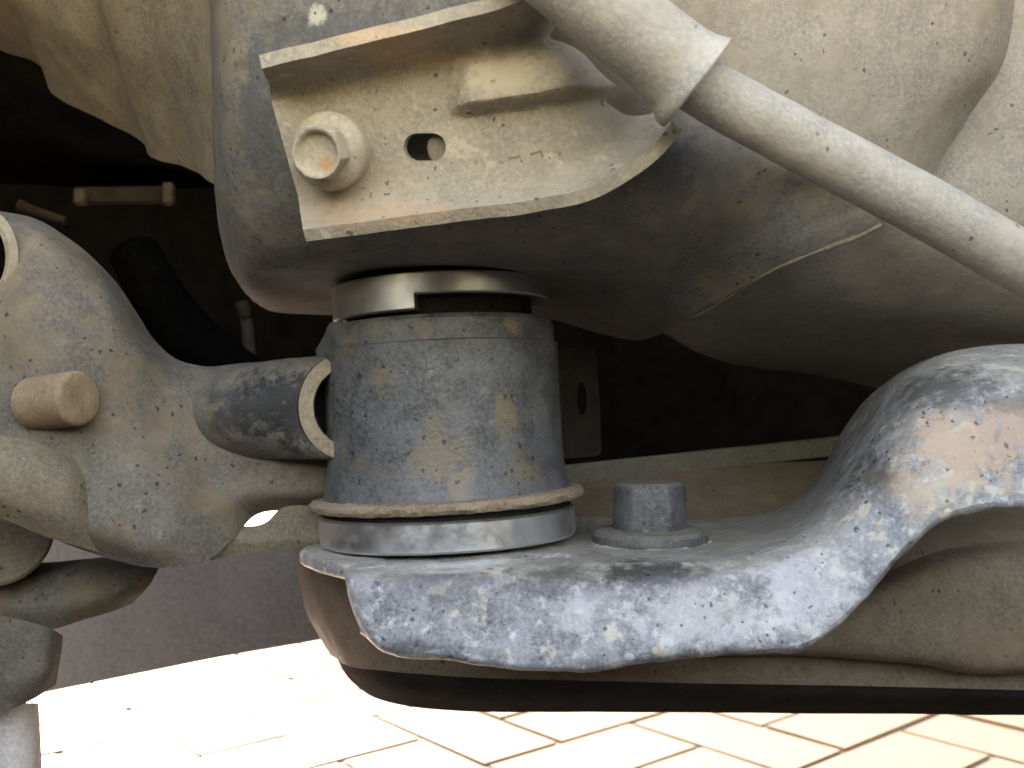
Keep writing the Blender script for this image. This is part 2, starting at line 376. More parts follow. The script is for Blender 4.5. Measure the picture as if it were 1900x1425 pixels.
M_glint = dirty('strap_end_glint', (0.03, 0.021, 0.012), (0.045, 0.033, 0.018), None, 0, speck=0.0, rough=0.6, bump=0.2, spec=0.03, seed=46)  # brighter copy of the strap colour, a painted glint for its ends
def metal_mat(name, colr, rough, aniso, scratch, bump, dirt):
    m = bpy.data.materials.new(name); m.use_nodes = True
    nt = m.node_tree; ns = nt.nodes; L = nt.links; b = ns['Principled BSDF']
    tc = ns.new('ShaderNodeTexCoord')
    mp = ns.new('ShaderNodeMapping'); mp.inputs['Scale'].default_value = (1, 1, scratch)
    L.new(tc.outputs['Object'], mp.inputs[0])
    n = ns.new('ShaderNodeTexNoise'); n.inputs['Scale'].default_value = 220; n.inputs['Detail'].default_value = 8; n.inputs['Roughness'].default_value = 0.7
    L.new(mp.outputs[0], n.inputs['Vector'])
    n2 = ns.new('ShaderNodeTexNoise'); n2.inputs['Scale'].default_value = 130; n2.inputs['Detail'].default_value = 6
    L.new(tc.outputs['Object'], n2.inputs['Vector'])
    mr = ns.new('ShaderNodeMapRange'); mr.inputs['From Min'].default_value = 0.3; mr.inputs['From Max'].default_value = 0.7
    mr.inputs['To Min'].default_value = rough-0.07; mr.inputs['To Max'].default_value = rough+0.1
    L.new(n.outputs['Fac'], mr.inputs[0]); L.new(mr.outputs[0], b.inputs['Roughness'])
    cm = ns.new('ShaderNodeMix'); cm.data_type = 'RGBA'
    r2 = ns.new('ShaderNodeMapRange'); r2.interpolation_type = 'SMOOTHSTEP'
    r2.inputs['From Min'].default_value = 0.5; r2.inputs['From Max'].default_value = 0.72; r2.inputs['To Max'].default_value = dirt
    L.new(n2.outputs['Fac'], r2.inputs[0]); L.new(r2.outputs[0], cm.inputs[0])
    cm.inputs[6].default_value = (*colr, 1); cm.inputs[7].default_value = (colr[0]*0.55, colr[1]*0.5, colr[2]*0.43, 1)
    L.new(cm.outputs[2], b.inputs['Base Color'])
    b.inputs['Metallic'].default_value = 1.0
    b.inputs['Anisotropic'].default_value = aniso
    bp = ns.new('ShaderNodeBump'); bp.inputs['Strength'].default_value = bump; bp.inputs['Distance'].default_value = 0.0004
    L.new(n.outputs['Fac'], bp.inputs['Height']); L.new(bp.outputs[0], b.inputs['Normal'])
    return m
M_alu = metal_mat('machined_aluminium', (0.80, 0.815, 0.84), 0.34, 0.2, 1.0, 0.02, 0.0)
M_cast = metal_mat('dull_blasted_steel', (0.56, 0.54, 0.51), 0.46, 0.0, 1.0, 0.35, 0.45)

# pavers
def paver_mat(name, c1, c2):
    m = bpy.data.materials.new(name); m.use_nodes = True
    nt = m.node_tree; ns = nt.nodes; L = nt.links; b = ns['Principled BSDF']
    tc = ns.new('ShaderNodeTexCoord'); oi = ns.new('ShaderNodeObjectInfo')
    n = ns.new('ShaderNodeTexNoise'); n.inputs['Scale'].default_value = 30; n.inputs['Detail'].default_value = 9; n.inputs['Roughness'].default_value = 0.7
    va = ns.new('ShaderNodeVectorMath'); va.operation = 'ADD'
    sc_ = ns.new('ShaderNodeVectorMath'); sc_.operation = 'SCALE'; sc_.inputs[3].default_value = 7.0
    cx = ns.new('ShaderNodeCombineXYZ'); L.new(oi.outputs['Random'], cx.inputs[0]); L.new(oi.outputs['Random'], cx.inputs[1])
    L.new(cx.outputs[0], sc_.inputs[0]); L.new(tc.outputs['Object'], va.inputs[0]); L.new(sc_.outputs[0], va.inputs[1]); L.new(va.outputs[0], n.inputs['Vector'])
    ad = ns.new('ShaderNodeMath'); ad.operation = 'ADD'
    mu = ns.new('ShaderNodeMath'); mu.operation = 'MULTIPLY'; mu.inputs[1].default_value = 0.35
    L.new(oi.outputs['Random'], mu.inputs[0]); L.new(n.outputs['Fac'], ad.inputs[0]); L.new(mu.outputs[0], ad.inputs[1])
    r = ns.new('ShaderNodeMapRange'); r.inputs['From Min'].default_value = 0.35; r.inputs['From Max'].default_value = 1.0; L.new(ad.outputs[0], r.inputs[0])
    mx = ns.new('ShaderNodeMix'); mx.data_type = 'RGBA'; L.new(r.outputs[0], mx.inputs[0])
    mx.inputs[6].default_value = (*c1, 1); mx.inputs[7].default_value = (*c2, 1)
    df = ns.new('ShaderNodeBsdfDiffuse'); gl_ = ns.new('ShaderNodeBsdfGlossy'); ms = ns.new('ShaderNodeMixShader')
    gl_.inputs['Roughness'].default_value = 0.42; ms.inputs[0].default_value = 0.14
    L.new(mx.outputs[2], df.inputs['Color']); L.new(df.outputs[0], ms.inputs[1]); L.new(gl_.outputs[0], ms.inputs[2])
    L.new(ms.outputs[0], ns['Material Output'].inputs['Surface'])
    n3 = ns.new('ShaderNodeTexNoise'); n3.inputs['Scale'].default_value = 400; n3.inputs['Detail'].default_value = 4; L.new(tc.outputs['Object'], n3.inputs['Vector'])
    bp = ns.new('ShaderNodeBump'); bp.inputs['Strength'].default_value = 0.3; bp.inputs['Distance'].default_value = 0.002
    L.new(n3.outputs['Fac'], bp.inputs['Height']); L.new(bp.outputs[0], df.inputs['Normal']); L.new(bp.outputs[0], gl_.inputs['Normal'])
    ns.remove(b)
    return m
M_pav = paver_mat('sandstone_paver', (0.095, 0.052, 0.014), (0.135, 0.08, 0.026))
M_sand = paver_mat('joint_sand', (0.05, 0.03, 0.014), (0.07, 0.042, 0.02))

# ---------------------------------------------------------------- ground with pavers
GZ = -0.33
gv = [(-60, -60, GZ-0.003), (60, -60, GZ-0.003), (60, 90, GZ-0.003), (-60, 90, GZ-0.003)]
ground = link('ground', gv, [(0, 1, 2, 3)], M_sand, smooth=False)
tag(ground, kind='structure')
def paver_mesh():
    L_, W_, H_ = 0.1982, 0.0982, 0.03
    bm = bmesh.new()
    bmesh.ops.create_cube(bm, size=1.0)
    for v in bm.verts: v.co = Vector((v.co.x*L_, v.co.y*W_, v.co.z*H_ - H_/2))
    bmesh.ops.bevel(bm, geom=[e for e in bm.edges if all(v.co.z > -0.001 for v in e.verts)], offset=0.0028, segments=2, affect='EDGES')
    me = bpy.data.meshes.new('paver'); bm.to_mesh(me); bm.free(); me.materials.append(M_pav)
    return me
pm = paver_mesh()
ang = R(40); ca, sa = math.cos(ang), math.sin(ang); U = 0.1
gl = Vector(ground.location)
cnt = 0
cand = []
for i in range(-30, 50):
    for j in range(-30, 30):
        bx_, by_ = i + 2*j, i - 2*j
        for (cx_, cy_, vert) in ((bx_+1, by_+0.5, 0), (bx_+0.5, by_+2, 1)):
            X = (cx_*ca - cy_*sa)*U + 0.05; Y = (cx_*sa + cy_*ca)*U + 1.0
            if -1.6 < X < 1.3 and 0.55 < Y < 3.2 and abs(X) < 0.75*Y + 0.15: cand.append((Y, X, vert))
cand.sort()
for Y, X, vert in cand[:290]:
    o = bpy.data.objects.new('paver', pm); col.objects.link(o); o.parent = ground
    o.location = Vector((X, Y, GZ + rnd.uniform(-0.0012, 0.0012))) - gl
    o.rotation_euler = (rnd.uniform(-0.004, 0.004), rnd.uniform(-0.004, 0.004), ang + (math.pi/2 if vert else 0) + rnd.uniform(-0.006, 0.006))

# ---------------------------------------------------------------- added dark backdrop and unseen light blockers
backing = thing('shade_backdrop', 'added black shield filling the dark gaps behind all the parts', 'backdrop', P(700, 930, 0.95))
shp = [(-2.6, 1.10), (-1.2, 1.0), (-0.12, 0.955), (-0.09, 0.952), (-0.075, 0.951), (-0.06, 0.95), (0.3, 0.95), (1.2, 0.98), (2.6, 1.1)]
patch('backdrop_panel', [[(x*1.7, y, z) for x, y in shp] for z in (1.7, 1.0, 0.4, 0.0)] + [[(x*1.7, y, P(0, 940, 0.95).z if x < -0.08 else -0.25) for x, y in shp]], 90, 40, M_void, backing, 0.01, rough=0.004, rs=9, pix=False)  # added panel, tall and wide to keep the sun off the parts
# unseen panels added to shape the light: two sides, a low front, a top
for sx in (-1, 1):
    patch('side_blocker', [[(sx*(0.40 + 0.06*abs(y-.25)), y, z) for y in (-0.12, 0.1, 0.32, 0.54)] for z in (0.62, 0.3, 0.0, -0.16)], 12, 12, M_void, backing, 0.006, rough=0.003, rs=9, pix=False)
patch('front_blocker', [[(x, -0.46 + 0.05*x*x, z) for x in (-0.75, -0.25, 0.25, 0.75)] for z in (0.155, 0.0, -0.15, -0.325)], 14, 14, M_void, backing, 0.006, rough=0.003, rs=9, pix=False)
patch('top_blocker', [[(x, y, 0.50 + 0.05*math.cos(x*3)) for x in (-0.6, -0.2, 0.2, 0.6)] for y in (0.30, 0.5, 0.75, 0.98)], 14, 14, M_void, backing, 0.006, rough=0.003, rs=9, pix=False)

# ---------------------------------------------------------------- chassis frame
frame = thing('chassis_frame', 'large dusty steel chassis frame filling the top of the picture', 'chassis frame', P(830, 540, 0.31))
def seam(p, u, v): return 0.0
rail_rows = [
 [(372,-150,.262),(405,-150,.232),(520,-150,.226),(700,-150,.222),(850,-150,.218),(980,-150,.214),(1080,-150,.212),(1130,-150,.212),(1180,-150,.214)],
 [(385,0,.265),(415,0,.235),(520,0,.229),(700,0,.225),(860,0,.221),(1000,0,.217),(1100,0,.216),(1160,0,.217),(1220,0,.22)],
 [(392,150,.268),(422,150,.239),(530,150,.232),(700,150,.228),(880,150,.224),(1050,150,.221),(1180,150,.221),(1250,150,.223),(1310,150,.227)],
 [(396,300,.274),(430,300,.247),(540,300,.240),(720,300,.236),(900,300,.233),(1100,300,.230),(1280,300,.229),(1420,300,.236),(1530,300,.246)],
 [(404,400,.284),(438,400,.256),(545,400,.249),(720,400,.247),(920,400,.245),(1120,400,.242),(1300,400,.239),(1455,368,.249),(1585,345,.255)],
 [(418,470,.298),(452,475,.270),(560,470,.262),(720,465,.261),(920,465,.260),(1130,470,.258),(1290,470,.256),(1445,425,.256),(1600,370,.259)],
 [(442,525,.315),(480,540,.295),(580,535,.312),(720,530,.318),(920,530,.318),(1120,535,.305),(1270,530,.274),(1440,465,.261),(1616,394,.262)],
 [(470,560,.345),(520,580,.372),(620,584,.387),(800,588,.392),(1000,590,.387),(1172,630,.350),(1285,588,.288),(1435,500,.266),(1634,417,.265)]]
def rail_disp(p, u, v):
    # pressed step running along the lower right gusset
    return 0.0
rail = patch('rail', rail_rows, 110, 110, M_rail, frame, 0.003, rough=0.0005, rs=45, bevel=0.0006)
flare_rows = [
 [(-200,-150,.375),(-120,-150,.345),(-45,-150,.332),(-30,-150,.328),(60,-150,.315),(135,-150,.303),(150,-150,.296),(250,-150,.280),(380,-150,.258)],
 [(-140,-30,.385),(-60,-20,.355),(20,0,.342),(34,10,.338),(115,40,.324),(195,60,.313),(206,66,.304),(290,80,.288),(392,70,.264)],
 [(-100,40,.40),(-25,50,.370),(58,80,.361),(68,96,.352),(150,140,.338),(235,180,.326),(246,190,.315),(320,205,.297),(398,210,.270)],
 [(-80,65,.415),(0,95,.385),(80,130,.378),(92,168,.366),(180,218,.350),(266,266,.338),(278,290,.326),(345,312,.306),(402,345,.277)]]
flare = patch('frame_end_plate', flare_rows, 90, 50, M_flare, frame, 0.004, rough=0.0008, rs=50, seed=4)
flare['label'] = 'brown side plate with ragged weld seams'
dome_rows = [
 [(1120,-150,.245),(1300,-150,.243),(1450,-150,.243),(1600,-150,.245),(1750,-150,.25),(1840,-150,.257),(1892,-150,.268)],
 [(1150,0,.25),(1300,0,.248),(1450,0,.248),(1600,0,.25),(1750,0,.256),(1835,0,.262),(1884,0,.273)],
 [(1180,120,.255),(1320,120,.253),(1460,120,.252),(1600,120,.254),(1740,120,.260),(1815,120,.267),(1862,115,.278)],
 [(1200,240,.26),(1330,240,.258),(1460,240,.257),(1580,240,.259),(1690,240,.265),(1745,235,.272),(1790,228,.282)],
 [(1210,340,.266),(1330,345,.264),(1450,350,.263),(1550,350,.265),(1640,350,.270),(1700,350,.276),(1730,360,.284)],
 [(1215,440,.29),(1340,440,.288),(1460,435,.284),(1570,430,.282),(1680,430,.277),(1790,440,.279),(1950,450,.284)],
 [(1215,530,.325),(1340,540,.318),(1460,545,.310),(1580,545,.303),(1690,540,.300),(1800,545,.300),(1980,555,.30)],
 [(1212,590,.365),(1320,636,.375),(1440,642,.372),(1580,648,.366),(1690,650,.36),(1800,655,.355),(1990,670,.35)],
 [(1210,605,.40),(1300,655,.435),(1400,682,.45),(1500,692,.455),(1640,722,.46),(1780,738,.46),(1990,745,.45)]]
patch('rail_bulge', dome_rows, 90, 90, M_dome, frame, 0.003, rough=0.0006, rs=40, seed=9)
side_rows = [
 [(1780,-150,.290),(1850,-150,.288),(1950,-150,.288),(2060,-150,.292)],
 [(1780,80,.292),(1850,80,.290),(1950,80,.290),(2060,80,.294)],
 [(1700,260,.296),(1800,260,.293),(1930,260,.292),(2060,260,.296)],
 [(1640,420,.300),(1780,420,.297),(1920,420,.297),(2060,420,.30)],
 [(1640,520,.312),(1780,520,.31),(1920,520,.31),(2060,520,.312)]]
patch('rail_outer_wall', side_rows, 40, 50, M_dome, frame, 0.003, rough=0.0006, rs=45, seed=12)

bead = tube('gusset_edge', [P(1180,628,.3465), P(1225,604,.3170), P(1285,589,.2872), P(1360,547,.2745), P(1435,501,.2652), P(1530,462,.2640), P(1590,440,.2640), P(1634,418,.2642)], [.0002,.0003,.0004,.00035,.0004,.0006,.0008,.0006], M_flare, frame, seg=12, n=80, rough=0.0005, rs=260)
# ---------------------------------------------------------------- bolted bracket on the frame
brk = thing('channel_bracket', 'mud coated steel channel bracket bolted across the front of the frame', 'bracket', P(800, 430, 0.22))
def rib(p, u, v):
    return 0.0
# rows run from the free edge of the top flange over the web to the free edge of the lower lip
D0 = lambda x, y: 0.2235 - 0.012*(x-500)/600 + 0.010*(y-150)/280
top_in = lambda x: 118 + (x-483)*(-118/467.0) + 40
def web_y(x, t):            # t 0..1 from web top to web bottom
    yt = 166 - (x-500)*0.235; yb = 392 - (x-560)*0.065
    return yt + (yb-yt)*t
xs = [(505, 0), (560, 0), (640, 0), (740, 0), (850, 0), (950, 0), (1040, 0), (1120, 0), (1185, 0)]
rows = []
fl = 0.0135
def brow(ts, dd, dyy=0):
    r = []
    for k, (x, _) in enumerate(xs):
        x2 = x + (40*ts if k < 2 else 25*ts)
        y = web_y(x2, ts)
        r.append((x2, y + dyy, D0(x2, y) + dd))
    return r
def lastcols(r): return r
web_rows = []
for ts, dd in ((0.0, 0.0), (0.12, 0), (0.25, 0), (0.4, 0), (0.55, 0), (0.7, 0), (0.84, -0.0003), (0.93, -0.002), (1.0, -0.0052)):
    web_rows.append([P(*c) for c in brow(ts, dd)])
# right end: lower lip swings up towards the tube
lowlip = [(562,442,.2195),(620,434,.2190),(700,424,.2180),(800,410,.2165),(900,398,.2150),(1000,385,.2140),(1090,364,.2130),(1165,318,.2130),(1236,232,.2140)]
top_free = [(486,120,.2075),(545,105,.2068),(630,84,.2058),(735,58,.2048),(835,33,.2038),(910,14,.2030),(955,-2,.2030),(1010,-20,.206),(1080,-45,.210)]
tf = [P(x, y+8, D) for x, y, D in top_free]
web_top = [P(500+ (x-486)*1.03, 166 - (x-486)*0.235, D+0.0135) for x, y, D in top_free]
web_top2 = [P(500+ (x-486)*1.03, 160 - (x-486)*0.235, D+0.0110) for x, y, D in top_free]
rowA = [P(503 + (x-486)*1.03, 184 - (x-486)*0.225, D+0.0150) for x, y, D in top_free]
rowB = [P(x - 9, y - (76 if x < 1050 else 62 if x < 1200 else 40), D+0.0078) for x, y, D in lowlip]
web_rows = [tf, [a.lerp(b, .5) for a, b in zip(tf, web_top2)], web_top2, rowA] + [[a.lerp(b, t) for a, b in zip(rowA, rowB)] for t in (.25, .5, .75)] + [rowB,
   [P(x - 5, y - (48 if x < 1050 else 40 if x < 1200 else 28), D+0.0066) for x, y, D in lowlip],
   [P(x - 2, y - (30 if x < 1050 else 26 if x < 1200 else 18), D+0.0038) for x, y, D in lowlip],
   [P(x, y - 16, D) for x, y, D in lowlip]]
def pix(p):
    # photo pixel of a world point
    f = Vector((0, CP, SP)); up = Vector((0, -SP, CP))
    d = p.dot(f); return 950 + F*p.x/d, 712.5 - F*p.dot(up)/d
def sstep(a, b, x):
    t = max(0, min(1, (x-a)/(b-a))); return t*t*(3-2*t)
def brk_disp(p, u, v):
    x, y = pix(p)
    yb = 214 - (x-850)*0.13            # lower edge of the pressed rib
    d = 0.0058*sstep(822, 880, x)*sstep(yb+8, yb-16, y)*sstep(yb-165, yb-25, y)*(1-0.6*sstep(1020, 1110, x))
    d -= 0.0018*sstep(1080, 1180, x)*sstep(330, 240, y)*sstep(40, 120, y)     # hollow beside the tube
    d += 0.0002*mn.noise(p*150)
    return d
bweb = patch('channel', web_rows, 190, 130, M_brk, brk, 0.0030, disp=brk_disp, pix=False, bevel=0, sharp=45)
# slotted hole through the web
s0, s1 = P(756, 273, 0.2145), P(786, 273, 0.2140)
def slot_cutter(a, b, r, d0, d1):
    ax = Vector((0.14, 0.95, 0.27)).normalized()
    x = (b-a).normalized(); y = ax.cross(x).normalized()
    ring = []
    for k in range(24):
        th = math.pi/2 + math.pi*k/23; ring.append(a + x*math.cos(th)*r + y*math.sin(th)*r)
    for k in range(24):
        th = -math.pi/2 + math.pi*k/23; ring.append(b + x*math.cos(th)*r + y*math.sin(th)*r)
    return prism('cutter', [p + ax*d0 for p in ring], [p + ax*d1 for p in ring], M_brk, None, bevel=0)
cut(bweb, slot_cutter(s0, s1, 0.0031, -0.02, 0.02))
# stamped letters, shallow raised strokes
def strokes(name, segs, D, w, h, mat, parent):
    V = []; Fc = []
    for (x0, y0, x1, y1) in segs:
        a, b = P(x0, y0, D(x0, y0)), P(x1, y1, D(x1, y1)); t = (b-a).normalized()
        s = t.cross(Vector((0, 1, 0))).normalized()*w/2; n = Vector((0, -h, 0)); k = len(V)
        for p in (a-s, a+s, b+s, b-s): V += [p + n, p - n*3]
        Fc += [(k, k+2, k+4, k+6), (k+1, k+7, k+5, k+3)]
        for q in range(4):
            i0, i1 = k+2*q, k+2*((q+1) % 4); Fc.append((i0, i0+1, i1+1, i1))
    return link(name, V, Fc, mat, parent, smooth=False)
M_mark = dirty('stamped_mark_grime', (0.11, 0.09, 0.06), (0.14, 0.115, 0.08), None, 0, speck=0, rough=0.8, bump=0.2)

# inspection hole: nut seen through the slot
nutc = P(826, 274, 0.2245)
lathe('weld_nut', [(0.0001, 0), (0.0042, 0), (0.0046, 0.0006), (0.0046, 0.004), (0.0001, 0.004)], nutc, (0.2, 0.9, 0.2), M_rail, frame, seg=40)

# flange bolt through the bracket
bax = Vector((-0.17, -0.94, -0.30)).normalized()
bc = P(612, 281, 0.2195)
fb = thing('flange_bolt', 'muddy flange bolt with dished head at left end of the channel bracket', 'bolt', bc)
lathe('washer', [(0.0001, -0.004), (0.0084, -0.004), (0.0089, 0.0006), (0.0086, 0.0016), (0.0078, 0.0024), (0.0062, 0.0034), (0.0001, 0.0036)], bc, bax, M_ibolt, fb, seg=72)
def hexhead(name, c, ax, rad, z0, z1, mat, parent, dish=0.0, rot=0.0, soft=0.35, seg=96, top_r=0.80, bev=0.0012, dish_r=0.68):
    def hr(th, k):
        a = (th + rot) % (math.pi/3) - math.pi/6
        hx = rad*math.cos(math.pi/6)/math.cos(a)
        return hx*(1-k) + rad*0.93*k
    prof = [(1, z0, soft), (1, z0*.5+z1*.5, soft), (1, z1-bev*1.6, soft), (0.985, z1-bev, soft+.1), (0.94, z1-bev*.35, .7), (top_r+.06, z1, 1), (top_r, z1, 1)]
    if dish: prof += [(dish_r+.06, z1-dish*.15, 1), (dish_r, z1-dish*.8, 1), (dish_r*.85, z1-dish, 1), (0.02, z1-dish, 1)]
    else: prof += [(0.5, z1+0.0002, 1), (0.02, z1+0.0003, 1)]
    x, y, a = frame_from(ax); V = []; Fc = []; m = len(prof)
    for k in range(seg):
        th = 2*math.pi*k/seg
        e = x*math.cos(th) + y*math.sin(th)
        for (f, h, s_) in prof: V.append(Vector(c) + e*hr(th, s_)*f + a*h)
    for k in range(seg):
        k2 = (k+1) % seg
        for i in range(m-1): Fc.append((k*m+i, k2*m+i, k2*m+i+1, k*m+i+1))
    Fc.append(tuple(k*m for k in range(seg))); Fc.append(tuple(k*m+m-1 for k in reversed(range(seg))))
    return link(name, V, Fc, mat, parent, sharp=50)
hexhead('head', bc, bax, 0.0062, 0.002, 0.0088, M_ibolt, fb, dish=0.0018, rot=0.2, soft=0.12, top_r=0.90, dish_r=0.76, bev=0.0007)

# ---------------------------------------------------------------- brace tube crossing the top right
br = thing('brace_tube', 'pale dusty brace tube slanting down to the right across the frame', 'brace tube', P(1290, 150, 0.20))
sl_pts = [P(960,-130,.196), P(1040,-60,.196), P(1130,20,.197), P(1215,88,.199), P(1262,128,.200), P(1286,150,.2005), P(1292,155,.2006)]
tube('flared_sleeve', sl_pts, [.0098,.0094,.0090,.0089,.0094,.0110,.0106], M_tube, br, seg=56, n=70, rough=0.0002)
tube('rod', [P(1240,118,.2015), P(1330,178,.2035), P(1500,270,.207), P(1700,376,.211), P(1900,490,.2155), P(2020,560,.2185)], [.0062,.0062,.0064,.0066,.0066,.0066], M_tube, br, seg=48, n=70, rough=0.00015)

# ---------------------------------------------------------------- bushing stack: sleeve, rings
DC = 0.31
def axis_tilt(a): return Vector((-math.sin(R(a)), 0.0, math.cos(R(a))))
def zfront(py, r, px=830): return P(px, py, DC - r).z
def cx_at(py): return P(820 + 13*(py-540)/445.0, py, DC).x
AX = axis_tilt(2.9)

# upper notched spacer
r = 0.0343
z1, z0 = zfront(501, r), zfront(572, r); zn = zfront(543, r)
c = Vector((cx_at(540), DC, z0))
up_ring = thing('spacer_ring', 'dull steel spacer ring with a notched lower edge under the frame', 'spacer ring', c)
H = z1 - z0; hn = zn - z0; ri = 0.0285
def notch_ring(name, c, ax, ro, ri, H, hn, a0, a1, mat, parent, seg=240):
    x, y, a = Vector((1, 0, 0)), Vector((0, 1, 0)), ax
    x = (x - a*x.dot(a)).normalized(); y = a.cross(x)
    V = []; Fc = []; ch = 0.0005
    ths = []
    for k in range(seg): ths.append(2*math.pi*k/seg)
    def low(th):
        return hn if ((th - a0) % (2*math.pi)) <= a1 - a0 else 0.0
    # insert doubled stations at the notch walls so they stay square
    st = [(t, low(t)) for t in ths]
    st += [(a0 - 1e-5, 0.0), (a0, hn), ((a1 % (2*math.pi)), hn), ((a1 % (2*math.pi)) + 1e-5, 0.0)]
    st.sort(key=lambda q: q[0])
    m = 8
    for th, lo in st:
        e = x*math.cos(th) + y*math.sin(th)
        for rr, hh in ((ri, lo), (ro-ch, lo), (ro, lo+ch), (ro, (lo+H)/2), (ro, H-ch), (ro-ch, H), (ri, H), (ri, (lo+H)/2)):
            V.append(c + e*rr + a*hh)
    n = len(st)
    for k in range(n):
        k2 = (k+1) % n
        for i in range(m):
            i2 = (i+1) % m; Fc.append((k*m+i, k2*m+i, k2*m+i2, k*m+i2))
    return link(name, V, Fc, mat, parent, sharp=25)
# angle measured from +x towards +y (away from camera); front is 270 deg
notch_ring('ring_body', c, AX, r, ri, H, hn, R(261), R(398), M_cast, up_ring)

# inner rubber and liner seen in the notch
arm = thing('differential_mount_arm', 'grey cast mounting arm on the left joined to the dark bushing sleeve', 'mounting arm', P(834, 940, DC))
rs_ = 0.0372
zt, zb = zfront(579, rs_), zfront(935, rs_+.003)
cs = Vector((cx_at(760), DC, 0)); 
def on_axis(z, base=None): 
    c0 = Vector((cx_at(985), DC, zfront(985, .0405)))
    return c0 + AX*((z - c0.z)/AX.z)
cb = on_axis(zb); ct = on_axis(zt); Hs = (ct - cb).length
def sleeve_r(r, h, th, i):
    q = Vector((math.cos(th)*3, math.sin(th)*3, h*60))
    return r + 0.00018*mn.noise(q*1.6), h
prof = [(0.0285, 0.0), (rs_+0.0022, 0.0), (rs_+0.0012, 0.003), (rs_+0.0004, 0.007), (rs_+0.0001, 0.012)] + [(rs_, 0.012 + (Hs-0.020)*k/14) for k in range(1, 15)] + [(rs_-0.0009, Hs-0.0075), (rs_-0.0010, Hs-0.0015), (rs_-0.0018, Hs-0.0003), (rs_-0.003, Hs), (0.0285, Hs)]
sleeve = lathe('bushing_sleeve', prof, cb, AX, M_sleeve, arm, seg=160, rfun=sleeve_r, closed=True)
sleeve['label'] = 'blue grey speckled cylindrical bushing sleeve'
lathe('rubber_core', [(0.0001, -0.001), (0.0282, -0.001), (0.0282, Hs), (0.0296, Hs+0.0004), (0.0296, Hs+0.006), (0.0001, Hs+0.006)], cb, AX, M_pandk, arm, seg=96)
# rough flange ring at the foot of the sleeve
zf0, zf1 = zfront(959, .043), zfront(935, .043)
cf = on_axis(zf0)
def flange_r(r, h, th, i):
    q = Vector((math.cos(th)*9, math.sin(th)*9, i*0.7))
    k = 1 if 0 < i < 7 else 0
    return r + k*(0.0005*mn.noise(q*1.3) + 0.0003*mn.noise(q*4) + 0.00015*mn.noise(q*9)), h + k*0.0003*mn.noise(q*2.2 + Vector((5, 5, 5)))
Hf = zf1 - zf0
fp = [(0.030, 0.0), (0.0405, 0.0), (0.0424, Hf*.12), (0.0432, Hf*.4), (0.0432, Hf*.68), (0.0424, Hf*.95), (0.0400, Hf*1.08), (0.0300, Hf)]
fo = lathe('foot_flange', fp, cf, axis_tilt(3.1), M_flange, arm, seg=220, rfun=flange_r, closed=True)
fo['label'] = 'rusty rough rim around the foot of the sleeve'
lathe('rubber_lip', [(0.0001, -0.0035), (0.0365, -0.0035), (0.0388, -0.0022), (0.0388, 0.0001), (0.0001, 0.0001)], cf, axis_tilt(3.1), M_black, arm, seg=96)

# lower machined spacer
r = 0.0403
z0, z1 = zfront(1030, r), zfront(969, r)
c = Vector((cx_at(985), DC, z0)); H = z1 - z0
low_ring = thing('spacer_ring', 'bright machined aluminium spacer ring on the chipped crossmember bracket', 'spacer ring', c)
lathe('ring_body', [(0.026, 0.0), (r-0.0007, 0.0), (r, 0.0007), (r, H-0.0007), (r-0.0007, H), (0.026, H)], c, axis_tilt(2.6), M_alu, low_ring, seg=200, closed=True)

# welded tab with hole on the right of the sleeve
tab = plate('tab', [(1030,648),(1098,640),(1106,646),(1112,740),(1116,838),(1110,846),(1036,852)], lambda x, y: 0.322 + (x-1040)*0.00022, 0.003, M_tab, arm, 0.0005)
hc = P(1080, 738, 0.331)
_ax = Vector((0.55, 0.83, 0)).normalized()
cy = lathe('cutter', [(0.0019, -0.02), (0.0019, 0.02)], hc, Vector((0, 1, 0)), M_tab, None, seg=32)
for v in cy.data.vertices: v.co.z *= 3.1
cut(tab, cy)

# casting body: broad web on the left narrowing to the sleeve
arm_rows = [
 [(-120,385,.315),(0,392,.312),(85,415,.310),(165,472,.310),(232,547,.312),(288,632,.316),(330,668,.320),(400,684,.324),(480,682,.326),(560,678,.326),(640,660,.326)],
 [(-120,420,.292),(0,425,.290),(75,450,.288),(145,505,.289),(208,575,.291),(262,655,.295),(315,695,.303),(400,702,.310),(480,700,.313),(560,698,.314),(640,690,.316)],
 [(-120,540,.283),(0,540,.281),(65,560,.280),(125,600,.281),(180,655,.284),(240,710,.289),(300,740,.296),(390,745,.303),(480,745,.307),(560,745,.310),(640,745,.313)],
 [(-120,690,.281),(0,690,.279),(60,700,.279),(120,720,.281),(180,750,.284),(240,780,.288),(300,805,.293),(390,815,.300),(480,820,.303),(560,825,.306),(640,830,.310)],
 [(-120,820,.281),(0,825,.279),(60,835,.279),(125,850,.280),(190,870,.281),(250,885,.282),(310,890,.287),(390,885,.297),(480,885,.303),(560,890,.306),(640,890,.311)],
 [(-120,890,.279),(0,910,.276),(60,935,.276),(130,960,.277),(200,985,.277),(260,998,.278),(325,990,.282),(400,950,.294),(470,925,.303),(560,922,.308),(640,920,.313)],
 [(-120,915,.287),(0,955,.284),(75,990,.284),(150,1020,.284),(222,1042,.284),(298,1054,.284),(370,1046,.288),(432,1000,.297),(480,952,.312),(560,949,.318),(640,945,.322)]]
ab = patch('arm_web', arm_rows, 150, 100, M_arm, arm, 0.006, rough=0.0005, rs=60, bevel=0, seed=6)
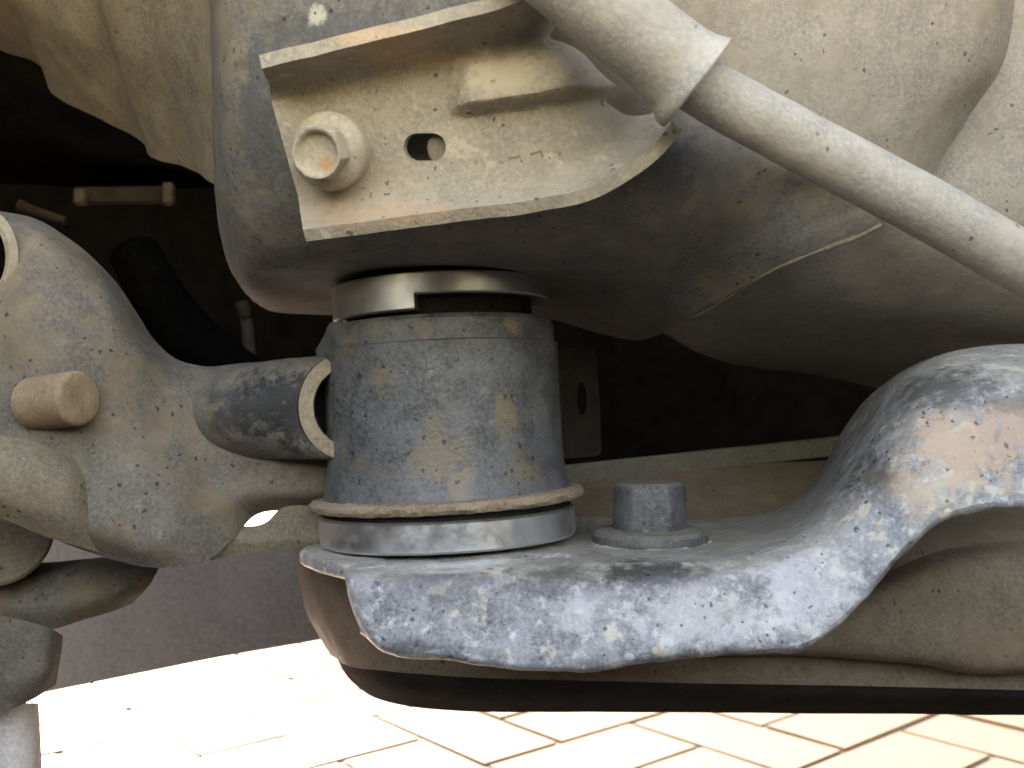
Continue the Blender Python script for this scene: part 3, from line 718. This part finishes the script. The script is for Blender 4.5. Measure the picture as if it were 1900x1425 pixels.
# lightening hole at the far left
def hole(px, py, D, rx, ry):
    fr = []
    for k in range(40):
        th = 2*math.pi*k/40; fr.append((px + rx*math.cos(th), py + ry*math.sin(th)))
    return prism('cutter', [P(x, y, D-.03) for x, y in fr], [P(x, y, D+.05) for x, y in fr], M_arm, None, bevel=0)
cut(ab, hole(-32, 478, .285, 44, 68))
rim = []
def rim_ring(name, cx, cy, rx0, ry0, rx1, ry1, D, h, mat, parent, n=64):
    V = []; Fc = []
    for k in range(n):
        th = 2*math.pi*k/n; ct_, st_ = math.cos(th), math.sin(th)
        V += [P(cx+rx0*ct_, cy+ry0*st_, D+.006), P(cx+rx0*ct_, cy+ry0*st_, D-h), P(cx+(rx0*.6+rx1*.4)*ct_, cy+(ry0*.6+ry1*.4)*st_, D-h*1.4), P(cx+rx1*ct_, cy+ry1*st_, D-h*.2), P(cx+rx1*ct_, cy+ry1*st_, D+.006)]
    for k in range(n):
        k2 = (k+1) % n
        for i in range(5):
            i2 = (i+1) % 5; Fc.append((k*5+i, k2*5+i, k2*5+i2, k*5+i2))
    return link(name, V, Fc, mat, parent, sharp=50)
rim_ring('hole_rim', -32, 478, 42, 66, 66, 92, .2835, .0012, M_edge, arm)

# half-round neck with a cut lip beside the sleeve
neck_rows = []
n_t = 13
for sidx, s_ in enumerate((0.0, 0.12, 0.35, 0.6, 0.85, 1.0)):
    row = []
    for k in range(n_t):
        th = math.pi/2 + math.pi*k/(n_t-1)         # top -> left -> bottom
        rim_p = P(642 + 90*math.cos(th), 754 - 99*math.sin(th), 0.2925 - 0.003*abs(math.cos(th)))
        yy = 768 - 84*math.sin(th)
        sec_p = P(345 - 6*math.cos(th), yy, 0.3010 + 0.014*math.sin(th)**2)
        e = s_
        p = rim_p.lerp(sec_p, e)
        bulge = 0.0060*math.sin(math.pi*e)*abs(math.cos(th))
        row.append(p + Vector((0, -bulge, 0)))
    neck_rows.append(row)
nk = patch('half_tube_neck', neck_rows, 70, 60, M_worn, arm, 0.004, pix=False, rough=0.00025, rs=110, bevel=0)
nk['label'] = 'half round neck with worn black paint'
# lip: cut face of the neck
V = []; Fc = []; n = 60
for k in range(n):
    th = R(86) + R(196)*k/(n-1)
    jit = 1.0 + 0.02*mn.noise(Vector((k*0.35, 0, 0)))
    for (rx, ry, D) in ((91, 100, .2925), (89, 98, .2888), (62*jit, 71*jit, .2892), (60*jit, 69*jit, .2935), (60, 69, .31), (91, 100, .31)):
        V.append(P(643 + rx*math.cos(th), 754 - ry*math.sin(th), D + 0.003*abs(math.sin(th))**4))
for k in range(n-1):
    for i in range(6):
        i2 = (i+1) % 6; Fc.append((k*6+i, (k+1)*6+i, (k+1)*6+i2, k*6+i2))
Fc.append((0, 1, 2, 3, 4, 5)); Fc.append(tuple((n-1)*6+i for i in (5, 4, 3, 2, 1, 0)))
lip = link('cut_lip', V, Fc, M_edge, arm, sharp=40)
lip['label'] = 'tan coated C shaped cut edge of the neck'
# dark pocket behind the lip
plate('pocket_wall', [(575,690),(645,680),(650,835),(590,835),(565,770)], 0.305, 0.003, M_black, arm, 0)
# weld gusset between neck and sleeve
patch('weld_gusset', [[(585,650,.300),(600,625,.292),(612,600,.288),(625,596,.284)],
                      [(590,668,.296),(612,655,.288),(628,640,.284),(645,630,.281)],
                      [(600,680,.296),(625,672,.288),(640,668,.284),(652,664,.282)]], 24, 24, M_sleeve, arm, 0.003, bevel=0)
# brown lower bulge and low rib
patch('lower_bulge', [
 [(-120,800,.279),(0,808,.276),(60,818,.2755),(120,842,.278),(185,870,.290)],
 [(-120,850,.270),(0,858,.268),(60,870,.268),(125,890,.272),(200,910,.290)],
 [(-120,905,.268),(0,920,.267),(60,940,.268),(130,958,.272),(215,975,.288)],
 [(-120,930,.274),(0,962,.272),(70,990,.274),(140,1012,.278),(225,1035,.290)]], 50, 40, M_armlow, arm, 0.004, rough=0.0004, bevel=0.0006)
patch('lower_rib', [
 [(410,955,.300),(455,976,.304),(495,968,.308),(520,944,.310),(600,938,.312)],
 [(400,1005,.296),(455,1003,.300),(500,1001,.303),(530,999,.305),(600,996,.308)],
 [(390,1040,.297),(455,1028,.301),(500,1023,.304),(530,1019,.306),(600,1012,.309)]], 40, 20, M_armlow, arm, 0.004, rough=0.0003, bevel=0.0006)

# tan threaded stud
sb, st_ = P(92, 746, .2790), P(150, 738, .2738)
ax = (st_ - sb).normalized(); Ls = (st_ - sb).length
stud = thing('threaded_stud', 'tan dirt coated threaded stud end poking out of the grey arm', 'stud', sb)
prof = [(0.0001, -0.006), (0.0078, -0.006)]
k = 0; zz = -0.006
while zz < Ls - 0.0020:
    prof += [(0.00785, zz), (0.00782, zz+0.0004), (0.0076, zz+0.0006), (0.0076, zz+0.0008)]; zz += 0.0010
prof += [(0.0078, Ls-0.0014), (0.0074, Ls-0.0005), (0.0066, Ls), (0.003, Ls-0.0004), (0.0001, Ls-0.0006)]
lathe('stud_shank', prof, sb, ax, M_stud, stud, seg=72, sharp=60)

# ---------------------------------------------------------------- crossmember bracket in front
low = thing('crossmember_bracket', 'chipped blue grey pressed steel bracket curving up to the right in front', 'bracket', P(1000, 1230, 0.25))
# stations along the bracket: back edge of the top, top mid, shoulder, upper front, lower front, bottom edge
stn = [
 # back          top mid        shoulder back   shoulder      front up       front mid      bottom
 [(700,968,.378),(672,1013,.312),(650,1051,.264),(642,1060,.2575),(642,1076,.2535),(650,1120,.2520),(668,1172,.2510)],
 [(760,966,.378),(735,1010,.312),(715,1050,.263),(708,1060,.2565),(706,1077,.2520),(706,1130,.2500),(712,1200,.2490)],
 [(860,963,.378),(845,1006,.312),(835,1047,.262),(830,1058,.2555),(828,1075,.2505),(826,1145,.2480),(826,1216,.2465)],
 [(980,960,.378),(970,1002,.312),(965,1041,.262),(960,1054,.2550),(958,1078,.2495),(955,1155,.2468),(952,1234,.2450)],
 [(1100,958,.378),(1095,1000,.312),(1090,1041,.261),(1088,1054,.2540),(1086,1080,.2485),(1082,1155,.2455),(1078,1238,.2440)],
 [(1230,958,.378),(1230,1000,.312),(1228,1040,.260),(1226,1053,.2530),(1224,1078,.2475),(1220,1150,.2448),(1215,1220,.2432)],
 [(1340,957,.376),(1345,996,.310),(1352,1030,.260),(1352,1044,.2530),(1352,1070,.2475),(1352,1140,.2445),(1355,1207,.2430)],
 [(1430,950,.368),(1445,975,.310),(1465,995,.265),(1470,1010,.2560),(1474,1040,.2490),(1482,1115,.2450),(1492,1196,.2430)],
 [(1490,915,.358),(1512,925,.312),(1535,935,.272),(1545,950,.2610),(1555,985,.2520),(1572,1060,.2460),(1590,1128,.2435)],
 [(1528,865,.350),(1552,865,.312),(1585,865,.276),(1600,880,.2640),(1615,915,.2540),(1640,985,.2465),(1662,1040,.2440)],
 [(1562,800,.344),(1592,795,.312),(1630,785,.280),(1648,798,.2670),(1668,830,.2560),(1705,900,.2480),(1735,968,.2450)],
 [(1610,738,.338),(1640,724,.312),(1680,715,.284),(1700,730,.2695),(1725,765,.2580),(1770,850,.2490),(1800,944,.2450)],
 [(1690,682,.334),(1720,668,.310),(1760,668,.285),(1780,690,.2700),(1800,730,.2590),(1835,830,.2490),(1865,936,.2450)],
 [(1800,652,.332),(1820,645,.308),(1850,652,.284),(1865,680,.2690),(1880,725,.2580),(1905,830,.2490),(1930,936,.2450)],
 [(1960,648,.332),(1965,642,.308),(1980,652,.284),(1985,682,.2690),(1990,728,.2580),(2005,830,.2490),(2020,940,.2450)]]
stn = [[(x, y, D + .0022) for x, y, D in stn[0]], [(x + 9, y + 1, D) for x, y, D in stn[0]]] + stn[1:]
stn = [st + [(st[-1][0], st[-1][1] + (7 if k > 1 else 2 + 4*k), st[-1][2] + .0018), (st[-1][0], st[-1][1] + (6 if k > 1 else 2 + 3*k), st[-1][2] + .0045)] for k, st in enumerate(stn)]
lowrows = [list(q) for q in zip(*stn)]
def low_disp(p, u, v):
    d = 0.0007*mn.noise(p*38) + 0.0003*mn.noise(p*90) + 0.00018*mn.noise(p*260)
    if v > 0.93: d += 0.0007*mn.noise(p*120)
    return d
hcen = P(1012, 1037, .2665)
_ld = low_disp
def low_disp2(p, u, v):
    d = _ld(p, u, v)*(1.0 if v > 0.62 else 0.3)
    if v < 0.55:
        q = math.hypot(p.x - hcen.x, p.y - hcen.y)
        d -= 0.0030*sstep(0.0092, 0.0080, q)
    return d
lb = patch('pressed_body', lowrows, 270, 190, M_low, low, 0.004, disp=low_disp2, bevel=0)
tag(lathe('mud_plug', [(0.0001, -0.004), (0.0076, -0.004), (0.0076, -0.0027), (0.006, -0.0016), (0.003, -0.0022), (0.0001, -0.0018)], hcen, Vector((0, 0, 1)), M_edge, low, seg=48))
# ear on the left end
ear_t = [(700,958,.37),(620,985,.325),(560,1006,.300),(556,1018,.294),(562,1030,.288),(590,1042,.276),(640,1052,.264),(660,1056,.258),(720,1050,.262)]
ear_top = [P(x, y, D) for x, y, D in ear_t]
zt_ = P(650, 1051, .264).z + 0.0004
ear_top = [Vector((v.x, v.y, zt_)) for v in ear_top]
def ear_pts(z): return [Vector((v.x, v.y, z)) for v in ear_top]
prism('ear', ear_pts(zt_), ear_pts(zt_-0.0042), M_low, low, bevel=0.001)

# speckled flange bolt standing on it
zc = P(1205, 1022, .2835).z
bc2 = Vector((P(1206, 1004, .301).x, .301, zc))
hb = thing('flange_bolt', 'speckled blue grey bolt standing upright on the curved lower bracket', 'bolt', bc2)
bx2 = Vector((-0.015, -0.01, 1)).normalized()
lathe('washer', [(0.0001, -0.002), (0.0168, -0.002), (0.0176, 0.0004), (0.0179, 0.0016), (0.0176, 0.0030), (0.0166, 0.0041), (0.0150, 0.0046), (0.0001, 0.0050)], bc2, bx2, M_bolt, hb, seg=96)
def mud_r(r, h, th, i):
    q = Vector((math.cos(th)*4, math.sin(th)*4, 0)); return r + (0.0012*mn.noise(q) + 0.0006*mn.noise(q*4) if 0 < i < 4 else 0), h
lathe('mud_ring', [(0.0150, -0.001), (0.0186, -0.001), (0.0183, 0.0004), (0.0173, 0.0009), (0.0150, 0.0008)], bc2, bx2, dirty('pale_dry_mud', (0.30, 0.275, 0.22), (0.37, 0.34, 0.27), (0.42, 0.385, 0.31), 0.5, speck=0, rough=0.9, bump=0.6, seed=61), hb, seg=120, rfun=mud_r, closed=True)
hexhead('head', bc2, bx2, 0.0118, 0.004, 0.0188, M_bolt, hb, dish=0.0, rot=0.1, soft=0.55, top_r=0.78, bev=0.0016)

# ---------------------------------------------------------------- sump pan behind / below
pan = thing('undertray_pan', 'brown dusty rounded pan behind and below the curved bracket', 'pan', P(1200, 1310, 0.33))
pan_cols = [
 # x list from the left end round to the right ; rows: rim top, shelf, face top, face mid, face low, lip
]
prow = [
 [(552,948,.46),(556,948,.44),(575,946,.425),(640,935,.415),(800,915,.412),(1060,895,.410),(1300,868,.410),(1560,850,.412),(1800,830,.415),(2020,815,.415)],
 [(545,985,.45),(550,990,.42),(570,990,.395),(640,985,.382),(800,970,.378),(1060,960,.376),(1300,945,.376),(1560,935,.378),(1800,925,.382),(2020,925,.385)],
 [(552,1060,.45),(560,1070,.40),(585,1075,.370),(650,1070,.345),(800,1060,.338),(1060,1050,.336),(1300,1040,.336),(1560,1030,.336),(1800,1010,.336),(2020,1000,.336)],
 [(566,1130,.45),(580,1150,.395),(615,1165,.360),(690,1165,.333),(820,1160,.326),(1060,1150,.323),(1300,1140,.322),(1560,1130,.320),(1800,1120,.318),(2020,1120,.318)],
 [(592,1180,.45),(612,1212,.395),(650,1236,.355),(730,1246,.328),(860,1256,.320),(1060,1262,.317),(1300,1268,.316),(1560,1272,.315),(1800,1278,.314),(2020,1284,.314)],
 [(604,1196,.46),(634,1232,.40),(672,1258,.357),(742,1266,.330),(862,1276,.3225),(1060,1280,.320),(1300,1284,.319),(1560,1288,.318),(1800,1292,.317),(2020,1297,.317)],
 [(618,1210,.47),(650,1262,.41),(700,1296,.372),(770,1312,.352),(870,1320,.347),(1060,1321,.345),(1300,1322,.344),(1560,1324,.343),(1800,1326,.342),(2020,1330,.342)]]
# split brown face from under-edge, whose shade is painted dark
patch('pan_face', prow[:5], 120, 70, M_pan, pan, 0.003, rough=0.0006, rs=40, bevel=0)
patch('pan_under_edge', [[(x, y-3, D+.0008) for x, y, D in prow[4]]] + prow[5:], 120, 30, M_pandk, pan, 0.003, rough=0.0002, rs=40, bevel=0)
x0, x1, x2 = -0.085, -0.13, -0.18
patch('bounce_blocker', [[(x0, 0.415, -0.062), (0.1, 0.415, -0.058), (0.35, 0.415, -0.05), (0.8, 0.415, -0.05)], [(x1, 0.68, -0.060), (0.1, 0.68, -0.058), (0.4, 0.68, -0.055), (0.9, 0.68, -0.055)], [(x2, 0.94, -0.062), (0.1, 0.94, -0.06), (0.5, 0.94, -0.058), (1.0, 0.94, -0.058)]], 20, 20, M_pandk, pan, 0.004, pix=False, bevel=0)  # unseen tray added to block bounce from the sunlit ground
# raised boss with the cast letter on the right
patch('cast_boss', [
 [(1560,1110,.318),(1640,1066,.314),(1720,1030,.311),(1810,1010,.310),(1920,1000,.310),(2040,998,.311)],
 [(1500,1140,.312),(1620,1100,.304),(1720,1062,.302),(1810,1042,.301),(1920,1034,.301),(2040,1030,.302)],
 [(1440,1180,.308),(1600,1160,.300),(1720,1145,.298),(1810,1140,.297),(1920,1135,.297),(2040,1130,.297)],
 [(1340,1212,.309),(1560,1212,.302),(1700,1220,.300),(1800,1236,.299),(1900,1238,.299),(2040,1238,.299)],
 [(1340,1216,.316),(1560,1220,.310),(1700,1232,.308),(1800,1250,.307),(1900,1250,.307),(2040,1250,.307)]], 70, 60, M_pan, pan, 0.003, rough=0.0006, rs=45, bevel=0, seed=3)
strokes('cast_letter', [(1868,1098,1883,1046),(1883,1046,1899,1098),(1874,1080,1893,1080)], lambda x, y: 0.3006 - 0.00003*(y-1040), 0.0009, 0.0004, M_pan, pan)
# pale lip along the top rear of the pan
rimp = bar('rear_rim', P(1040, 882, .42), P(1640, 818, .425), 0.004, 0.0082, M_panrim, pan, 0.0006)

# ---------------------------------------------------------------- lower-left parts
ll = thing('lower_link', 'brown dusty suspension link lobe under the grey arm at lower left', 'suspension link', P(60, 1250, .31))
patch('link_lobe', [
 [(-120,1068,.345),(0,1056,.342),(90,1044,.340),(180,1034,.340),(250,1036,.342),(298,1046,.346)],
 [(-120,1090,.328),(0,1082,.325),(90,1072,.323),(175,1064,.324),(240,1066,.328),(286,1070,.336)],
 [(-120,1130,.322),(0,1125,.319),(85,1120,.318),(165,1112,.320),(225,1104,.326),(268,1096,.336)],
 [(-120,1180,.326),(0,1178,.323),(80,1172,.323),(150,1152,.326),(205,1136,.331),(246,1120,.340)]], 60, 40, M_arm, ll, 0.006, rough=0.0005, bevel=0)
patch('link_leg', [
 [(-120,1130,.324),(-20,1140,.318),(40,1150,.317),(90,1165,.320),(118,1180,.330)],
 [(-120,1210,.322),(-20,1210,.315),(40,1210,.314),(88,1212,.318),(114,1214,.330)],
 [(-120,1270,.322),(-20,1265,.315),(40,1258,.314),(85,1250,.318),(108,1246,.330)],
 [(-120,1335,.326),(-20,1325,.319),(20,1315,.318),(62,1296,.322),(104,1270,.332)]], 50, 40, M_arm, ll, 0.006, rough=0.0005, bevel=0, seed=2)
bush = thing('rubber_bush', 'dark round bush end below the brown bulge at far left', 'bush', P(30, 1000, .33))
lathe('bush_body', [(0.0001, -0.02), (0.0165, -0.02), (0.0175, -0.018), (0.0175, 0.0), (0.0165, 0.001), (0.0150, 0.001), (0.0146, 0.0002), (0.0110, 0.0002), (0.0001, 0.001)], P(-10, 985, .312), Vector((0.45, -0.85, 0.12)), M_armlow, bush, seg=72)
dust = thing('dust_boot', 'whitish sunlit boot hanging at the bottom left corner', 'boot', P(20, 1425, .33))
patch('boot_skin', [
 [(-120,1312,.345),(-30,1306,.336),(20,1304,.334),(55,1304,.340),(72,1304,.352)],
 [(-120,1380,.345),(-30,1378,.336),(20,1376,.334),(60,1376,.340),(76,1376,.352)],
 [(-120,1470,.345),(-30,1470,.336),(22,1470,.334),(62,1470,.340),(80,1470,.352)]], 30, 30,
 dirty('glare_pale_boot', (0.45, 0.42, 0.40), (0.55, 0.51, 0.48), None, 0, speck=0.0, rough=0.6, bump=0.2, seed=51), dust, 0.003, bevel=0)  # pale colour stands in for the glare on the boot

# ---------------------------------------------------------------- background parts
bp_ = thing('hanging_panel', 'flat dim grey panel in the background between the link and the pan', 'panel', P(350, 1230, .75))
plate('panel_sheet', [(-200,1000),(760,1000),(760,1152),(600,1187),(400,1222),(110,1281),(-200,1345)], 0.75, 0.02, M_dim, bp_, 0.001)

ab_ = thing('amber_strap', 'small brown metal strap glinting in the dark gap at upper left', 'strap', P(230, 365, .50))
bar('strap_bar', P(140, 364, .50), P(318, 362, .50), 0.006, 0.0085, M_amber, ab_, 0.001)
bar('strap_end', P(304, 360, .492), P(322, 360, .492), 0.006, 0.0110, M_glint, ab_, 0.001)
bar('strap_end', P(140, 366, .492), P(160, 366, .492), 0.006, 0.0075, M_glint, ab_, 0.001)
cl = thing('small_clip', 'small tan clip in the dark just above the grey arm', 'clip', P(80, 395, .42))
tube('clip_wire', [P(36,380,.42), P(55,388,.42), P(80,396,.42), P(122,410,.42)], [.0026,.0022,.0019,.0018], M_amber, cl, seg=16, n=24)
rd = thing('dark_rod', 'thin dark rod with a rusty tip behind the neck of the arm', 'rod', P(490, 690, .48))
tube('rod_bar', [P(448,560,.48), P(458,600,.48), P(462,640,.48), P(468,700,.48)], [.0032,.003,.003,.003], M_pandk, rd, seg=16, n=24)
tube('rod_tip', [P(446,560,.478), P(452,574,.478), P(458,590,.478)], [.0022,.0034,.0026], M_amber, rd, seg=16, n=14)
hs = thing('dark_hose', 'black hose curving through the shadow behind the grey arm', 'hose', P(400, 690, .46))
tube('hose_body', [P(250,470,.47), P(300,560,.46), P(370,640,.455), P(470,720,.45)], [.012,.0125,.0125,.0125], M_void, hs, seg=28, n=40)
hs2 = thing('dark_casing', 'dull black casing in the shadow under the frame end plate', 'casing', P(200, 330, .52))
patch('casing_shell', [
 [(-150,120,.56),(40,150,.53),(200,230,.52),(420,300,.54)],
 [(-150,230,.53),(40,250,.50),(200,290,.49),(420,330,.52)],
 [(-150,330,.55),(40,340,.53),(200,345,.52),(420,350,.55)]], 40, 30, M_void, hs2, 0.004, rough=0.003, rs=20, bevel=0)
strokes('stamped_mark', [(944,294,966,289),(966,296,969,301),(984,287,988,284),(986,286,1004,280),(1004,280,1007,291),(1018,292,1021,294)], lambda x, y: 0.2108, 0.0004, 0.0001, M_mark, brk)
